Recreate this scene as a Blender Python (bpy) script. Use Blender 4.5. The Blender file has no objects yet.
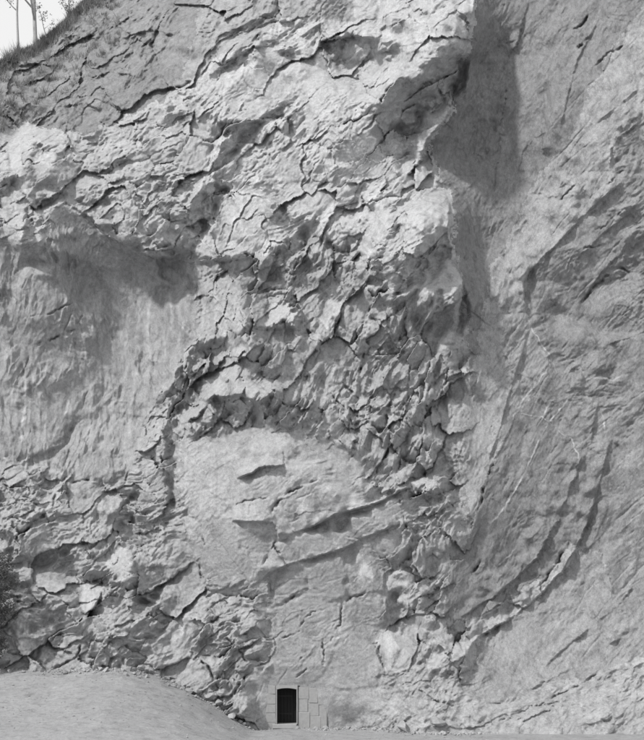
import bpy, math, random
import numpy as np
from mathutils import Vector

S = bpy.context.scene
COL = S.collection
R = math.radians

# ------------------------------------------------------------------ camera, light, exposure
D = 70.0          # metres from camera to the foot of the cliff
CH = 6.0          # camera height
SC = 0.053        # metres per photo pixel at the foot of the cliff
cam = bpy.data.cameras.new('camera')
cam_o = bpy.data.objects.new('camera', cam); COL.objects.link(cam_o)
cam_o.location = (0, -D, CH); cam_o.rotation_euler = (R(90), 0, 0)
cam.sensor_fit = 'HORIZONTAL'; cam.sensor_width = 36.0
cam.lens = 36.0 * D / (644 * SC)
cam.shift_y = ((728 - 370) * SC - CH) / (644 * SC)
cam.clip_start = 0.5; cam.clip_end = 2000
S.camera = cam_o

AZ, EL = 47.0, 42.0                      # sun to the left behind the camera
sun_vec = np.array([-math.sin(R(AZ)) * math.cos(R(EL)), -math.cos(R(AZ)) * math.cos(R(EL)), math.sin(R(EL))])
w = bpy.data.worlds.new('World'); S.world = w; w.use_nodes = True
nt = w.node_tree; nt.nodes.clear()
sky = nt.nodes.new('ShaderNodeTexSky'); sky.sky_type = 'NISHITA'; sky.sun_disc = False
sky.sun_elevation = R(EL); sky.sun_rotation = math.atan2(sun_vec[0], sun_vec[1])
sky.air_density = 1.0; sky.dust_density = 4.0; sky.ozone_density = 1.0
bw = nt.nodes.new('ShaderNodeRGBToBW')
bg = nt.nodes.new('ShaderNodeBackground'); bg.inputs[1].default_value = 0.125
wo = nt.nodes.new('ShaderNodeOutputWorld')
hz = nt.nodes.new('ShaderNodeMath'); hz.operation = 'MULTIPLY_ADD'; hz.inputs[1].default_value = 0.35; hz.inputs[2].default_value = 5.4   # thin white overcast
nt.links.new(sky.outputs[0], bw.inputs[0]); nt.links.new(bw.outputs[0], hz.inputs[0]); nt.links.new(hz.outputs[0], bg.inputs[0]); nt.links.new(bg.outputs[0], wo.inputs[0])
sun = bpy.data.lights.new('sun', 'SUN'); sun.energy = 2.75; sun.angle = R(3.5); sun.color = (1.0, 0.99, 0.98)
sun_o = bpy.data.objects.new('sun', sun); COL.objects.link(sun_o)
sun_o.rotation_euler = Vector(tuple(-sun_vec)).to_track_quat('-Z', 'Y').to_euler()
sun_o.location = tuple(sun_vec * 60)
S.view_settings.view_transform = 'Standard'; S.view_settings.look = 'None'
S.view_settings.gamma = 1.0; S.view_settings.exposure = 0.24
S.view_settings.use_curve_mapping = False

rng = np.random.default_rng(7)
random.seed(7)

# ------------------------------------------------------------------ noise helpers
def perlin(x, y, seed):
    r = np.random.default_rng(seed)
    tab = r.uniform(0, 2 * np.pi, 4096)
    xi = np.floor(x).astype(np.int64); yi = np.floor(y).astype(np.int64)
    fx = x - xi; fy = y - yi
    sx = fx * fx * fx * (fx * (fx * 6 - 15) + 10); sy = fy * fy * fy * (fy * (fy * 6 - 15) + 10)
    def g(ix, iy, dx, dy):
        a = tab[(ix * 73 + iy * 1619 + seed * 31) & 4095]
        return np.cos(a) * dx + np.sin(a) * dy
    n0 = g(xi, yi, fx, fy) * (1 - sx) + g(xi + 1, yi, fx - 1, fy) * sx
    n1 = g(xi, yi + 1, fx, fy - 1) * (1 - sx) + g(xi + 1, yi + 1, fx - 1, fy - 1) * sx
    return (n0 * (1 - sy) + n1 * sy) * 1.5

def fbm(x, y, seed, octv=5, gain=0.5, ridged=False):
    t = np.zeros_like(x); a = 1.0; f = 1.0
    for i in range(octv):
        n = perlin(x * f, y * f, seed + i * 7)
        t += a * ((1 - 2 * np.abs(n)) if ridged else n)
        a *= gain; f *= 2.03
    return t

def facets(x, y, seed):
    """Flat triangular faces between random heights on a triangle lattice: planar, sharp-edged rock. x, y in cells; result -1..1."""
    tab = np.random.default_rng(seed).uniform(-1, 1, 4096)
    k = (x + y) * 0.36603; X = x + k; Y = y + k
    xi = np.floor(X).astype(np.int64); yi = np.floor(Y).astype(np.int64); fx = X - xi; fy = Y - yi
    def t(ix, iy): return tab[(ix * 137 + iy * 2411 + (ix * iy) * 7 + seed * 17) & 4095]
    up = fx > fy
    return t(xi, yi) * (1 - np.maximum(fx, fy)) + np.where(up, t(xi + 1, yi), t(xi, yi + 1)) * np.abs(fx - fy) + t(xi + 1, yi + 1) * np.minimum(fx, fy)

def broken(a, b, cell, seed, amps):
    """several sizes of flat faces, each laid on a lattice that is itself bent along flat pieces"""
    acc = 0
    for o, (f, amp) in enumerate(amps):
        c = cell * f; ro = 0.7 + 1.9 * o; ca, sa = math.cos(ro), math.sin(ro)
        p = a + .75 * c * facets(a / (2.1 * c), b / (2.1 * c), seed + 40 + o); q = b + .75 * c * facets(a / (2.3 * c) + 5, b / (2.3 * c), seed + 60 + o)
        x = (p * ca - q * sa) / c; y = (p * sa + q * ca) / c
        v = facets(x, y, seed + o)
        if o < 2:   # ledges: some faces part in steps
            w_ = facets(x * .8 + 9, y * .8, seed + 20 + o) * 2.2
            st = np.floor(w_) + np.clip((w_ - np.floor(w_)) * 6, 0, 1)
            v = v + .32 * st - .32 * w_ * .6
        acc = acc + v * amp * c * SC
    return acc

def joints(x, y, seed):
    """Joint-bounded blocks: nearest seed point, the next one, distance to the joint between them (in cells), place in the block"""
    r = np.random.default_rng(seed); jx = r.uniform(.04, .96, 4096); jy = r.uniform(.04, .96, 4096)
    xi = np.floor(x).astype(np.int64); yi = np.floor(y).astype(np.int64)
    f1 = np.full(x.shape, 1e9); f2 = f1.copy(); id1 = np.zeros(x.shape, np.int64); id2 = id1.copy(); px_ = np.zeros(x.shape); py_ = px_.copy(); qx = px_.copy(); qy = px_.copy()
    for oy in (-1, 0, 1):
        for ox in (-1, 0, 1):
            cx, cy = xi + ox, yi + oy; h = (cx * 137 + cy * 2411 + seed * 17) & 4095
            dx = x - (cx + jx[h]); dy = y - (cy + jy[h]); d = dx * dx + dy * dy; i_ = (cx + 500) * 2000 + cy + 500
            m = d < f1; m2 = ~m & (d < f2)
            id2 = np.where(m, id1, np.where(m2, i_, id2)); qx = np.where(m, px_, np.where(m2, dx, qx)); qy = np.where(m, py_, np.where(m2, dy, qy)); f2 = np.where(m, f1, np.where(m2, d, f2))
            id1 = np.where(m, i_, id1); px_ = np.where(m, dx, px_); py_ = np.where(m, dy, py_); f1 = np.where(m, d, f1)
    e = (f2 - f1) / (2 * np.hypot(px_ - qx, py_ - qy) + 1e-6)
    return id1, id2, e, px_, py_
def hsh(i, k):
    return (((i * 2654435761 + k * 40503) & 0xffffffff) / 4294967296.0 * 7919.0) % 1.0

def blur(a, n):
    """three box blurs of radius n"""
    for _ in range(3):
        for ax in (0, 1):
            pad = [(0, 0), (0, 0)]; pad[ax] = (n + 1, n)
            c = np.cumsum(np.pad(a, pad, mode='edge'), axis=ax)
            k = 2 * n + 1
            a = (np.take(c, range(k, c.shape[ax]), ax) - np.take(c, range(0, c.shape[ax] - k), ax)) / k
    return a

def sample(img, u, v):
    x = np.clip(u - U0, 0, img.shape[1] - 1.001); y = np.clip(v - V0, 0, img.shape[0] - 1.001)
    xi = x.astype(np.int64); yi = y.astype(np.int64); fx = x - xi; fy = y - yi
    return (img[yi, xi] * (1 - fx) + img[yi, xi + 1] * fx) * (1 - fy) + (img[yi + 1, xi] * (1 - fx) + img[yi + 1, xi + 1] * fx) * fy

def nearest(img, u, v):
    x = np.clip(np.rint(u - U0), 0, img.shape[1] - 1).astype(int); y = np.clip(np.rint(v - V0), 0, img.shape[0] - 1).astype(int)
    return img[y, x]

def inside(poly, X, Y):
    c = np.zeros(X.shape, bool); n = len(poly); j = n - 1
    for i in range(n):
        (xi, yi), (xj, yj) = poly[i], poly[j]
        if yi != yj:
            c ^= ((yi > Y) != (yj > Y)) & (X < (xj - xi) * (Y - yi) / (yj - yi) + xi)
        j = i
    return c

def pts(s):
    return [tuple(float(q) for q in p.split(',')) for p in s.split()]

# ------------------------------------------------------------------ the cliff's outlines and tones, traced by hand in image pixels (perspective view, pixel at the foot = 5.3 cm)
U0, V0, MW, MH = -64, -64, 772, 836
gu, gv = np.meshgrid(np.arange(U0, U0 + MW, dtype=float), np.arange(V0, V0 + MH, dtype=float))

REG = [  # name, tone, albedo, facet, cell, angle, ratio, fbm, outline
 ('rock_face',      148, 1.00, 1.00, 22, 62, 1.6, .10, None),
 ('hillside_slope', 130, 0.66, 0.9, 17, 40, 1.8, .16, '-400,-300 200,-300 200,20 185,60 170,95 110,125 75,128 60,135 25,122 -400,140'),
 ('rock_buttress',  160, 1.10, 1.0, 17, 30, 1.6, .10, '-400,140 25,122 60,135 75,128 110,125 170,95 188,85 190,110 205,125 217,130 200,180 185,225 195,250 160,258 134,254 109,238 65,206 40,245 -400,250'),
 ('recessed_wall',  142, 0.90, 0.5, 22, 88, 2.0, .05, '-400,250 40,245 65,206 109,238 134,254 160,258 195,262 197,280 192,340 165,385 150,410 135,450 125,480 95,480 60,470 25,465 -400,462'),
 ('upper_slope',    146, 0.92, 0.9, 16, 50, 1.6, .10, '200,-300 356,-300 352,20 280,18 250,45 213,58 188,85 170,95 185,60 200,20'),
 ('rock_rib',       172, 1.24, 1.05, 18, 42, 1.7, .08, '188,85 213,58 250,45 280,18 352,20 356,-300 490,-300 476,0 475,50 455,55 452,112 427,145 422,165 450,190 458,260 420,290 395,297 380,272 357,250 320,235 290,240 257,255 200,262 185,225 200,180 217,130 190,110'),
 ('rubble_face',    158, 1.00, 0.95, 17, 35, 1.4, .08, '-400,462 25,465 60,470 95,480 125,480 135,450 150,415 165,400 172,440 178,500 187,540 205,585 230,588 252,590 271,610 272,640 258,675 262,735 262,900 -400,900'),
 ('rock_dome',      160, 1.02, 0.22, 30, 25, 1.6, .05, '175,447 197,438 215,439 242,432 269,426 300,430 320,440 352,454 365,469 370,500 400,495 412,505 400,524 362,540 320,557 289,565 252,587 230,588 205,585 187,540 178,500'),
 ('rock_panel',     150, 0.97, 0.20, 24, 70, 1.5, .03, '252,590 289,566 320,558 362,541 400,525 402,540 385,565 387,622 378,650 385,675 370,712 330,735 330,900 262,900 262,735 258,675 272,640 271,610'),
 ('slab_wall',      122, 0.63, 0.24, 24, 52, 2.2, .05, '490,-300 476,0 472,50 458,60 452,112 427,150 450,190 458,260 464,284 468,340 472,400 455,470 470,530 455,560 440,620 480,617 540,580 570,545 600,550 620,600 800,520 1100,-300'),
 ('slab_sheet',     147, 0.90, 0.24, 26, 58, 2.2, .05, '537,180 520,202 517,227 506,237 505,250 491,264 488,297 478,340 472,400 458,470 470,520 482,498 495,459 510,427 530,392 550,358 542,346 532,329 527,312 525,282 530,272 564,238 619,186 612,149 640,122 720,60 760,-100 620,30 590,90 565,147 548,160'),
 ('slab_hollow',    128, 0.71, 0.46, 20, 38, 1.8, .07, '530,272 564,238 619,186 612,149 640,122 1100,-150 1100,400 640,440 620,455 600,480 570,440 552,425 560,400 550,358 532,329 526,300'),
 ('slab_bowl',      138, 0.80, 0.24, 22, 42, 2.4, .05, '480,634 517,612 540,595 579,545 599,550 612,480 640,440 1100,400 1100,640 644,655 600,672 540,690 500,700 470,690'),
 ('rocky_toe',      156, 0.96, 0.60, 14, 25, 1.6, .09, '385,675 395,672 440,660 470,690 500,700 540,690 600,672 644,655 1100,640 1100,900 330,900 330,735 370,712'),
]
TONES = '''
B162|178,445 197,440 240,435 290,432 300,445 284,466 259,468 237,480 200,490 182,500
B158|182,500 200,490 237,481 270,478 284,478 300,480 285,493 271,507 244,502 232,509 210,520 190,520
B167|232,509 244,502 267,498 272,516 272,522 247,522 235,521
B132|235,524 272,524 277,540 262,552 245,548
B152|190,520 232,521 240,545 262,560 250,585 230,587 205,585 190,545
B157|272,507 289,492 320,478 345,458 365,468 368,498 335,515 294,533 278,535
B144|294,534 320,524 345,520 377,505 400,496 402,520 362,538 320,556 290,563 278,545
B147|309,563 345,550 347,598 315,604 308,590
B152|345,549 362,541 398,527 392,560 385,590 350,598
B155|275,608 307,592 340,604 335,650 318,684 275,684 272,640
B150|340,604 380,593 385,630 378,655 380,690 335,690 335,650
B160|118,520 140,505 160,520 172,545 165,570 135,560 130,535
B165|60,520 90,522 108,530 100,548 70,552 52,540
B168|178,590 205,590 215,612 200,612 176,610
B155|205,625 235,620 240,640 225,655 205,650
B160|185,645 205,655 210,670 190,672
B140|432,500 455,510 460,530 445,560 430,540
B150|405,520 430,510 430,545 412,560 400,545
B145|432,560 450,565 440,610 428,600
118|20,68 60,62 60,75 50,83 20,75
178|16,59 60,58 62,62 20,63
B190|57,72 72,56 82,62 65,75
B178|79,64 93,67 87,77 77,72
178|0,89 25,93 55,99 62,112 50,104 20,102 0,99
115|0,107 30,104 50,109 53,124 25,122 10,134 0,130
128|60,80 80,82 90,105 72,130 57,125 65,105
B192|77,127 92,111 104,113 102,124 82,135
178|107,129 124,117 139,127 154,117 160,109 160,122 142,134 109,142
B200|7,137 27,122 62,133 70,139 52,144 32,139 30,161 22,171 10,171
122|37,139 45,142 35,159 31,154
B192|37,159 51,149 53,159 47,174 37,180
118|53,153 67,160 82,171 70,174 52,166
B152|99,32 109,12 124,0 137,0 134,15 119,25
157|92,55 99,40 127,27 117,40
165|128,58 140,56 148,66 138,74 130,70
116|192,37 217,41 215,52 190,62 180,50
188|180,45 192,40 192,48
92|222,67 252,47 254,62 234,72 217,80 212,74
198|205,77 213,58 218,61 210,77 192,99 190,109 187,87
B186|192,84 210,79 222,84 220,114 205,122 190,109
150|225,97 242,74 252,84 232,102
B188|232,102 259,99 269,114 242,123 227,117
162|254,79 277,77 287,92 272,107 259,97
116|254,57 274,60 277,74 257,77
194|264,47 279,50 289,60 274,60
B204|279,69 302,61 304,69 287,77
108|279,45 294,45 299,57 309,60 304,65 292,57
208|294,32 309,40 304,48 298,45
92|299,25 316,24 320,32 309,38
108|277,20 299,21 299,27 285,26
152|284,0 314,0 319,20 284,17
102|167,107 186,113 185,122 167,124
B188|170,99 187,94 186,109 175,109
102|217,122 237,124 257,122 277,109 289,104 287,117 259,129 244,142 234,159 225,159 237,139 220,134
118|182,139 195,139 175,149
182|160,127 175,134 172,149 160,149
162|167,159 197,149 215,162 205,179 170,179
182|244,154 269,139 274,162 264,180 234,180
180|274,129 299,134 320,149 320,180 269,180
128|284,109 302,107 299,124 289,122
198|302,99 320,67 330,75 325,137 309,134
130|320,0 352,0 347,20 320,24
188|320,24 352,22 355,7 357,32 332,40 320,35
B178|356,0 377,2 377,37 357,35
90|325,42 357,35 380,42 370,62 342,72 325,60
135|320,50 342,72 335,80 320,70
B212|360,72 380,60 419,52 444,53 429,70 414,86 407,79 390,87 390,99 372,104 355,102
212|380,-30 475,-30 474,10 454,15 467,25 465,40 444,45 424,50 402,52 392,42 380,35
116|392,20 402,19 404,32 395,35
112|419,37 435,37 434,47 419,47
114|442,26 454,27 444,35
118|454,42 467,42 462,50
196|464,50 474,42 475,51
98|390,87 407,79 414,87 449,55 469,62 459,94 434,112 414,127 419,149 400,171 382,149 370,134 387,104
B198|414,127 432,112 449,107 452,112 427,135
192|409,139 427,139 426,144 412,144
112|355,107 372,106 365,124 355,119
B198|402,171 419,152 422,159 404,179
188|322,75 355,75 355,104 340,117 330,154 320,159
122|340,139 370,134 390,154 370,179 335,179
182|370,169 392,154 395,180 370,180
198|330,161 347,159 342,167
150|548,84 557,77 555,109 545,149 542,124
120|572,92 584,92 574,109 564,139 552,149 562,119
188|594,4 627,0 617,3
146|597,110 640,78 640,92 600,122
112|620,128 644,112 644,140 615,165
165|532,230 547,225 562,212 555,237 535,242
113|540,220 560,210 562,202 550,222
102|530,272 547,260 548,269 530,312 526,289
148|582,307 599,287 640,274 640,297 617,302 594,315
116|597,315 619,302 634,304 629,329 604,327
162|599,327 614,337 640,332 640,341 604,341
154|557,314 572,314 587,329 574,344 555,334
165|582,359 594,350 604,354 596,364
B182|527,432 537,430 530,444 522,459
110|612,442 599,479 609,492 622,449
150|619,454 629,444 640,440 640,479 622,464
120|594,479 614,469 640,469 640,494 614,492
162|476,405 495,402 497,425 492,445 478,440
158|480,449 495,459 490,469 480,499 470,480
98|480,619 495,615 497,622 480,632
98|497,628 487,650 475,672 462,690 462,660 480,638
116|607,562 629,545 619,597 612,590
157|579,600 599,577 612,585 609,602 589,622
112|574,640 587,625 590,630 580,642
126|579,657 604,645 604,652 582,662
B186|357,555 365,552 372,567 371,580 362,575
B196|381,632 390,624 396,644 392,669 385,672 378,652
102|387,590 397,592 402,615 407,622 400,637 392,624
B192|385,572 400,565 407,572 395,577 397,587 386,587
B187|397,585 409,580 409,590 400,592
B197|400,602 412,590 417,610 406,616
182|414,597 427,617 424,637 419,629
B178|397,639 412,629 419,649 395,672 400,657
B203|419,647 442,639 444,643 422,651
B196|427,662 444,649 442,667 429,669
B178|429,632 442,629 442,637 429,642
B192|444,639 454,647 479,634 462,654 449,657
100|390,677 417,662 418,664 395,679
B172|395,679 414,669 427,679 417,692 397,692
B174|404,699 432,689 429,704 412,714
B172|437,679 457,682 454,692 437,689
112|459,669 480,647 480,679 462,692
112|450,708 478,705 480,714 462,716
112|398,697 408,694 404,704 396,703
116|327,699 335,689 335,702 370,709 357,720 327,720
176|274,545 262,565 287,566
106|252,592 267,597 272,609 262,612 252,600
190|255,585 260,587 258,592
B150|272,580 309,565 307,590 274,606
178|232,612 247,602 259,624 247,627 235,617
80|247,711 267,697 259,711 249,720
B192|170,639 182,624 184,632 175,644
B180|176,612 207,612 205,627 187,624
B182|162,580 177,585 175,595 162,595
B177|227,692 242,699 235,704
B182|257,689 267,694 260,702
112|160,597 175,597 175,624 160,634
B202|82,582 89,580 104,587 99,602 87,615 77,602
B192|99,560 119,547 132,560 129,580 119,580 107,570
180|15,567 50,565 60,575 82,575 75,597 50,597 30,585
92|40,614 57,608 70,619 55,627 37,627
108|45,627 62,634 60,662 45,662
108|15,634 25,629 20,649
B187|10,600 25,602 22,627 10,624
B180|62,634 79,637 75,649 62,649
174|94,600 129,595 129,624 117,632 97,634 92,619
110|134,595 160,592 160,602 139,614 132,617
B192|144,597 160,596 159,604
108|27,459 47,456 50,447 65,440 77,420 80,422 67,444 52,459 42,469 27,467
B158|0,484 25,497 50,509 32,524 20,534 0,519
B167|57,499 94,497 99,507 89,521 55,509
82|112,514 124,504 137,489 139,494 132,509 130,531 119,534 109,521
102|102,499 107,489 112,494 109,507
B182|112,492 119,489 124,504 117,509
166|122,479 129,472 139,487 129,489
162|139,440 149,415 160,402 165,440 172,490 160,520 142,500
162|82,455 95,452 100,472 75,474
B192|2,195 15,180 25,190 30,210 25,220 17,241 2,232
B187|32,210 50,205 65,197 45,225 37,241 32,230
112|25,220 31,210 34,240 22,242
212|65,197 94,212 112,232 134,247 147,250 132,252 109,235 87,215 65,204
162|70,190 114,187 159,190 159,247 134,245 94,212
114|50,212 65,204 87,215 82,220 99,227 75,230 47,220
160|40,227 65,227 72,235 45,242
114|50,245 82,237 109,236 134,254 107,272 87,257 57,252
116|92,254 159,254 159,287 104,292 94,319 84,299
192|15,279 20,269 35,262 55,274 35,272 20,282 7,312 5,317
148|20,282 55,279 72,294 50,314 7,319
102|207,185 232,187 222,200 210,222 200,240 182,225 192,205
192|234,190 254,187 274,210 257,230 244,240 227,235 222,205
140|212,222 222,212 225,235 210,237
B192|274,180 319,185 319,207 294,222 284,207
B187|192,247 210,242 249,245 247,254 222,260 192,255
106|200,257 257,257 257,277 244,279 217,264 200,267
B182|170,260 192,264 196,277 187,278
108|160,262 175,264 192,279 192,289 170,284 160,272
187|257,252 269,242 284,227 287,235 272,247 259,262
104|272,250 289,242 309,222 319,222 307,240 294,257 284,279 269,284 259,269
192|299,254 309,237 319,235 319,252
B197|262,329 267,307 284,302 297,314 292,324 277,324
B207|307,339 314,324 319,334 314,344
110|292,267 299,259 319,262 299,289 289,287
160|299,289 319,284 319,314 304,319
178|197,279 239,279 244,324 222,337 192,339 200,304
104|252,334 289,322 299,334 284,344 259,342
B192|230,346 249,344 252,356 232,354
100|187,359 210,341 227,339 230,351 210,360 192,372 170,387
160|160,292 192,292 187,339 160,359
B207|357,247 372,210 390,207 392,230 370,261
B214|392,210 419,195 442,190 448,202 447,227 439,225 427,230 400,225
112|427,205 440,212 437,217
B198|377,257 400,227 424,233 414,252 392,267 380,272
108|427,232 437,235 442,247 427,252
B196|380,272 400,269 395,282
112|409,255 424,257 432,262 419,279 395,297 400,279
B202|419,289 437,269 454,264 463,282 444,304 442,289 417,304
98|454,297 464,284 469,304 459,339 454,319
108|377,274 390,287 382,297 375,289
B187|365,284 376,284 375,292 365,292
110|419,309 429,297 439,297 427,319
102|387,341 404,324 412,334 400,359 387,360
182|419,334 432,327 432,339 414,341
B187|332,299 344,302 325,332 320,319
B140|335,329 350,307 362,329 352,344
B174|372,327 387,302 392,312 377,329
B187|439,339 449,329 444,360 437,359
106|170,387 192,372 207,380 197,400 180,417 175,442 177,509 170,504 165,459 170,410
192|180,422 192,402 217,375 234,360 239,375 215,395 197,417 192,427
187|217,375 254,380 284,380 294,387 272,390 252,401 244,395 217,395
102|215,397 242,397 259,407 269,425 254,430 242,432 215,439 197,437 200,425 215,417
170|205,405 215,407 210,420 195,430
182|254,435 284,432 289,445 242,462
108|284,466 285,475 270,475 250,480 259,469
187|284,469 299,464 320,457 320,464 299,472
126|235,524 272,524 275,539 250,539
182|175,447 185,435 197,439 185,450
102|320,531 345,531 357,514 335,519
156|320,459 350,454 365,469 367,499 335,516 320,524 290,530 280,510
108|360,459 380,459 377,474 367,474
B182|390,474 409,462 417,472 397,484
B207|409,482 427,477 437,488 422,494
96|404,487 419,494 439,489 444,499 424,502 412,514 402,509
B182|402,447 422,425 423,430 407,449
104|422,447 429,444 432,464 424,469
192|447,405 454,397 454,410
B197|462,365 469,370 470,382 464,375
166|454,474 479,494 469,526 459,509
108|479,499 469,529 454,534 468,512
174|320,385 355,407 345,407
172|355,430 365,417 372,432
'''
# cracks: width, depth | line
CRACKS = '''
6,2.2|207,375 192,388 180,405 172,430 172,470 174,505
5,2.0|137,490 124,508 120,532
4,1.8|392,592 398,615 399,636
4,1.6|466,285 461,310 458,338
8,2.0|228,187 212,210 195,235
7,1.8|315,223 298,242 280,262 270,282
16,2.2|452,72 432,92 412,115 398,145
5,1.5|288,108 260,125 240,142 229,158
6,1.6|252,54 232,66 216,77
9,1.6|205,430 230,415 260,420
7,1.8|228,344 205,352 188,365
5,1.4|254,337 275,332 297,331
6,1.8|492,630 478,650 466,682
5,1.4|135,612 150,600 160,596
3,1.4|266,698 256,709 249,718
5,1.4|405,328 395,345 389,359
4,1.2|52,635 54,658
5,1.2|105,490 108,505
4,1.2|426,447 428,466
6,1.4|406,500 425,498 442,494
5,1.2|168,600 166,628
4,1.2|30,240 28,215
5,1.2|28,463 50,455 66,442 78,422
1.4,.5|95,36 110,30 125,22 135,8
1.5,.5|589,16 582,25 574,30
1.6,.5|589,38 578,48 569,60 567,66
1.3,.4|594,66 609,53 622,47 627,42
1.2,.3|577,257 584,248 602,245
1.8,.5|582,302 597,284 617,268 629,272
1.4,.4|540,319 557,302
1.0,.3|560,200 575,184
1.1,.3|600,230 622,212
1.2,.3|602,188 625,170
1.6,.6|495,459 490,472 481,499 470,530
1.4,.5|569,542 559,560 547,577 537,588
1.2,.5|347,600 365,593 380,591
1.3,.5|279,606 307,588
1.5,.6|200,659 210,669 215,682 222,689
1.3,.4|222,634 234,644 249,664
1.2,.4|255,642 240,650
1.5,.5|249,675 240,684 232,695
1.2,.4|104,597 89,615
1.4,.5|84,639 75,659 55,668
1.2,.4|82,580 102,583
1.2,.4|89,639 117,642
1.2,.5|72,483 89,480
1.9,.7|57,494 52,509 32,524 22,536
1.0,.3|0,484 25,497 40,505
1.1,.35|25,317 47,315 72,302
1.3,.4|37,345 55,337 75,329 82,317
1.0,.3|232,509 244,502 267,497
1.4,.5|272,516 272,507 289,492 320,479
1.3,.4|274,545 287,566
1.0,.3|262,565 274,545 277,538
1.6,.6|423,431 410,450 402,458
1.5,.6|442,489 454,507
1.2,.4|352,344 357,338 372,305
1.2,.4|320,345 332,334 340,318
1.4,.5|345,385 358,400 357,420
1.4,.5|396,390 386,412 390,430
1.3,.4|410,360 408,400 398,425
1.2,.4|440,360 428,395 423,428
1.3,.4|330,395 345,410 352,425
1.2,.4|365,350 360,372 350,385
1.2,.4|450,350 446,380 436,410
1.3,.4|200,560 202,580
1.0,.3|190,515 200,525 205,545
1.3,.5|129,472 124,486
1.3,.5|400,500 404,520 412,540
1.3,.5|480,560 470,580
1.2,.4|420,690 432,700 450,704
1.2,.4|500,720 530,708 560,702
1.2,.4|540,705 570,690 600,672
1.1,.3|600,700 630,690
1.2,.4|330,640 340,625 342,600
1.0,.3|300,625 312,612 325,610
1.2,.35|300,660 312,652
1.2,.35|296,678 306,668
1.2,.4|325,665 322,640
1.2,.35|283,640 300,632
'''
# ledges: proud height, reach, proud side | line
LEDGES = '''
.35,22,UL|644,575 618,606 600,622
.35,22,UL|590,630 560,652 545,668
.3,20,UL|640,625 610,645
.3,18,UL|575,668 530,690
.5,22,UL|562,515 538,558 505,590 462,618
.4,20,UL|600,400 592,440 575,480 560,515
X.4,24,UL|650,330 610,345 585,372
X.4,20,UL|640,205 600,238 575,262
X.35,20,UL|645,240 612,262 590,290
X.3,20,UL|600,20 578,60 568,100 562,128
.35,20,L|530,0 512,60 500,130 494,200
X.35,20,UL|530,330 512,390 500,430 488,470
.6,14,U|0,92 25,95 55,101
.6,14,U|10,66 35,64 62,66
.5,14,U|90,80 110,72 140,78
.6,14,U|60,108 85,104 100,110
.5,12,U|120,40 150,30 175,36
X.85,60,UL|622,184 619,186 589,212 564,238 547,255 530,272 525,282 527,312
X.5,30,U|640,122 624,135 612,149 612,171
X.4,30,R|537,180 520,202 517,227 506,237 505,250 491,264 491,279 487,297 480,330
X.4,14,R|547,84 546,109 541,129 542,154
X.4,12,UL|640,89 619,107 597,124
X1.1,24,U|237,479 252,474 259,468 284,466
X.7,24,U|232,521 247,523 272,523 277,531 277,540
X1.5,30,U|294,534 309,529 320,524 335,516 360,509 377,504 397,494 412,487
X1.1,30,U|252,587 269,575 289,565 309,560 320,557 345,549 362,540 400,524
.4,14,U|205,585 230,588 247,581
1.9,26,U|55,210 65,204 87,215 109,237 134,253 150,257 195,262
.6,14,U|192,257 222,262 257,257
1.2,18,U|180,425 197,418 215,397 242,397 259,404 272,420 290,430
.6,14,L|197,418 207,402 230,380
1.6,22,U|325,42 340,38 357,36 380,42
1.0,16,U|222,66 252,47 262,47
.5,14,U|217,122 237,124 257,122 277,110 289,104
1.0,24,L|478,-40 475,20 474,50
1.2,22,L|452,108 444,122 427,140 422,160 404,182
1.0,22,L|444,189 450,205 449,235 456,255 464,284 456,345
.4,14,L|599,550 604,562 612,582 614,602
.8,26,UL|612,440 602,478 588,525 567,567 540,597 517,614 497,628 480,637 468,650
X.4,8,UL|520,591 500,607 480,617
.4,14,L|269,580 272,605
.4,12,R|271,620 274,639 269,664 259,674
.5,14,L|385,565 387,622 378,650 385,675
.4,12,D|5,457 20,461 30,457
.4,12,D|572,360 587,379 599,376 612,380 630,374
.5,14,R|178,440 176,470 180,505 187,540 205,585
.4,12,D|300,254 292,285 300,300
.4,12,UL|357,262 370,262 380,274 395,284
'''
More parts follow.
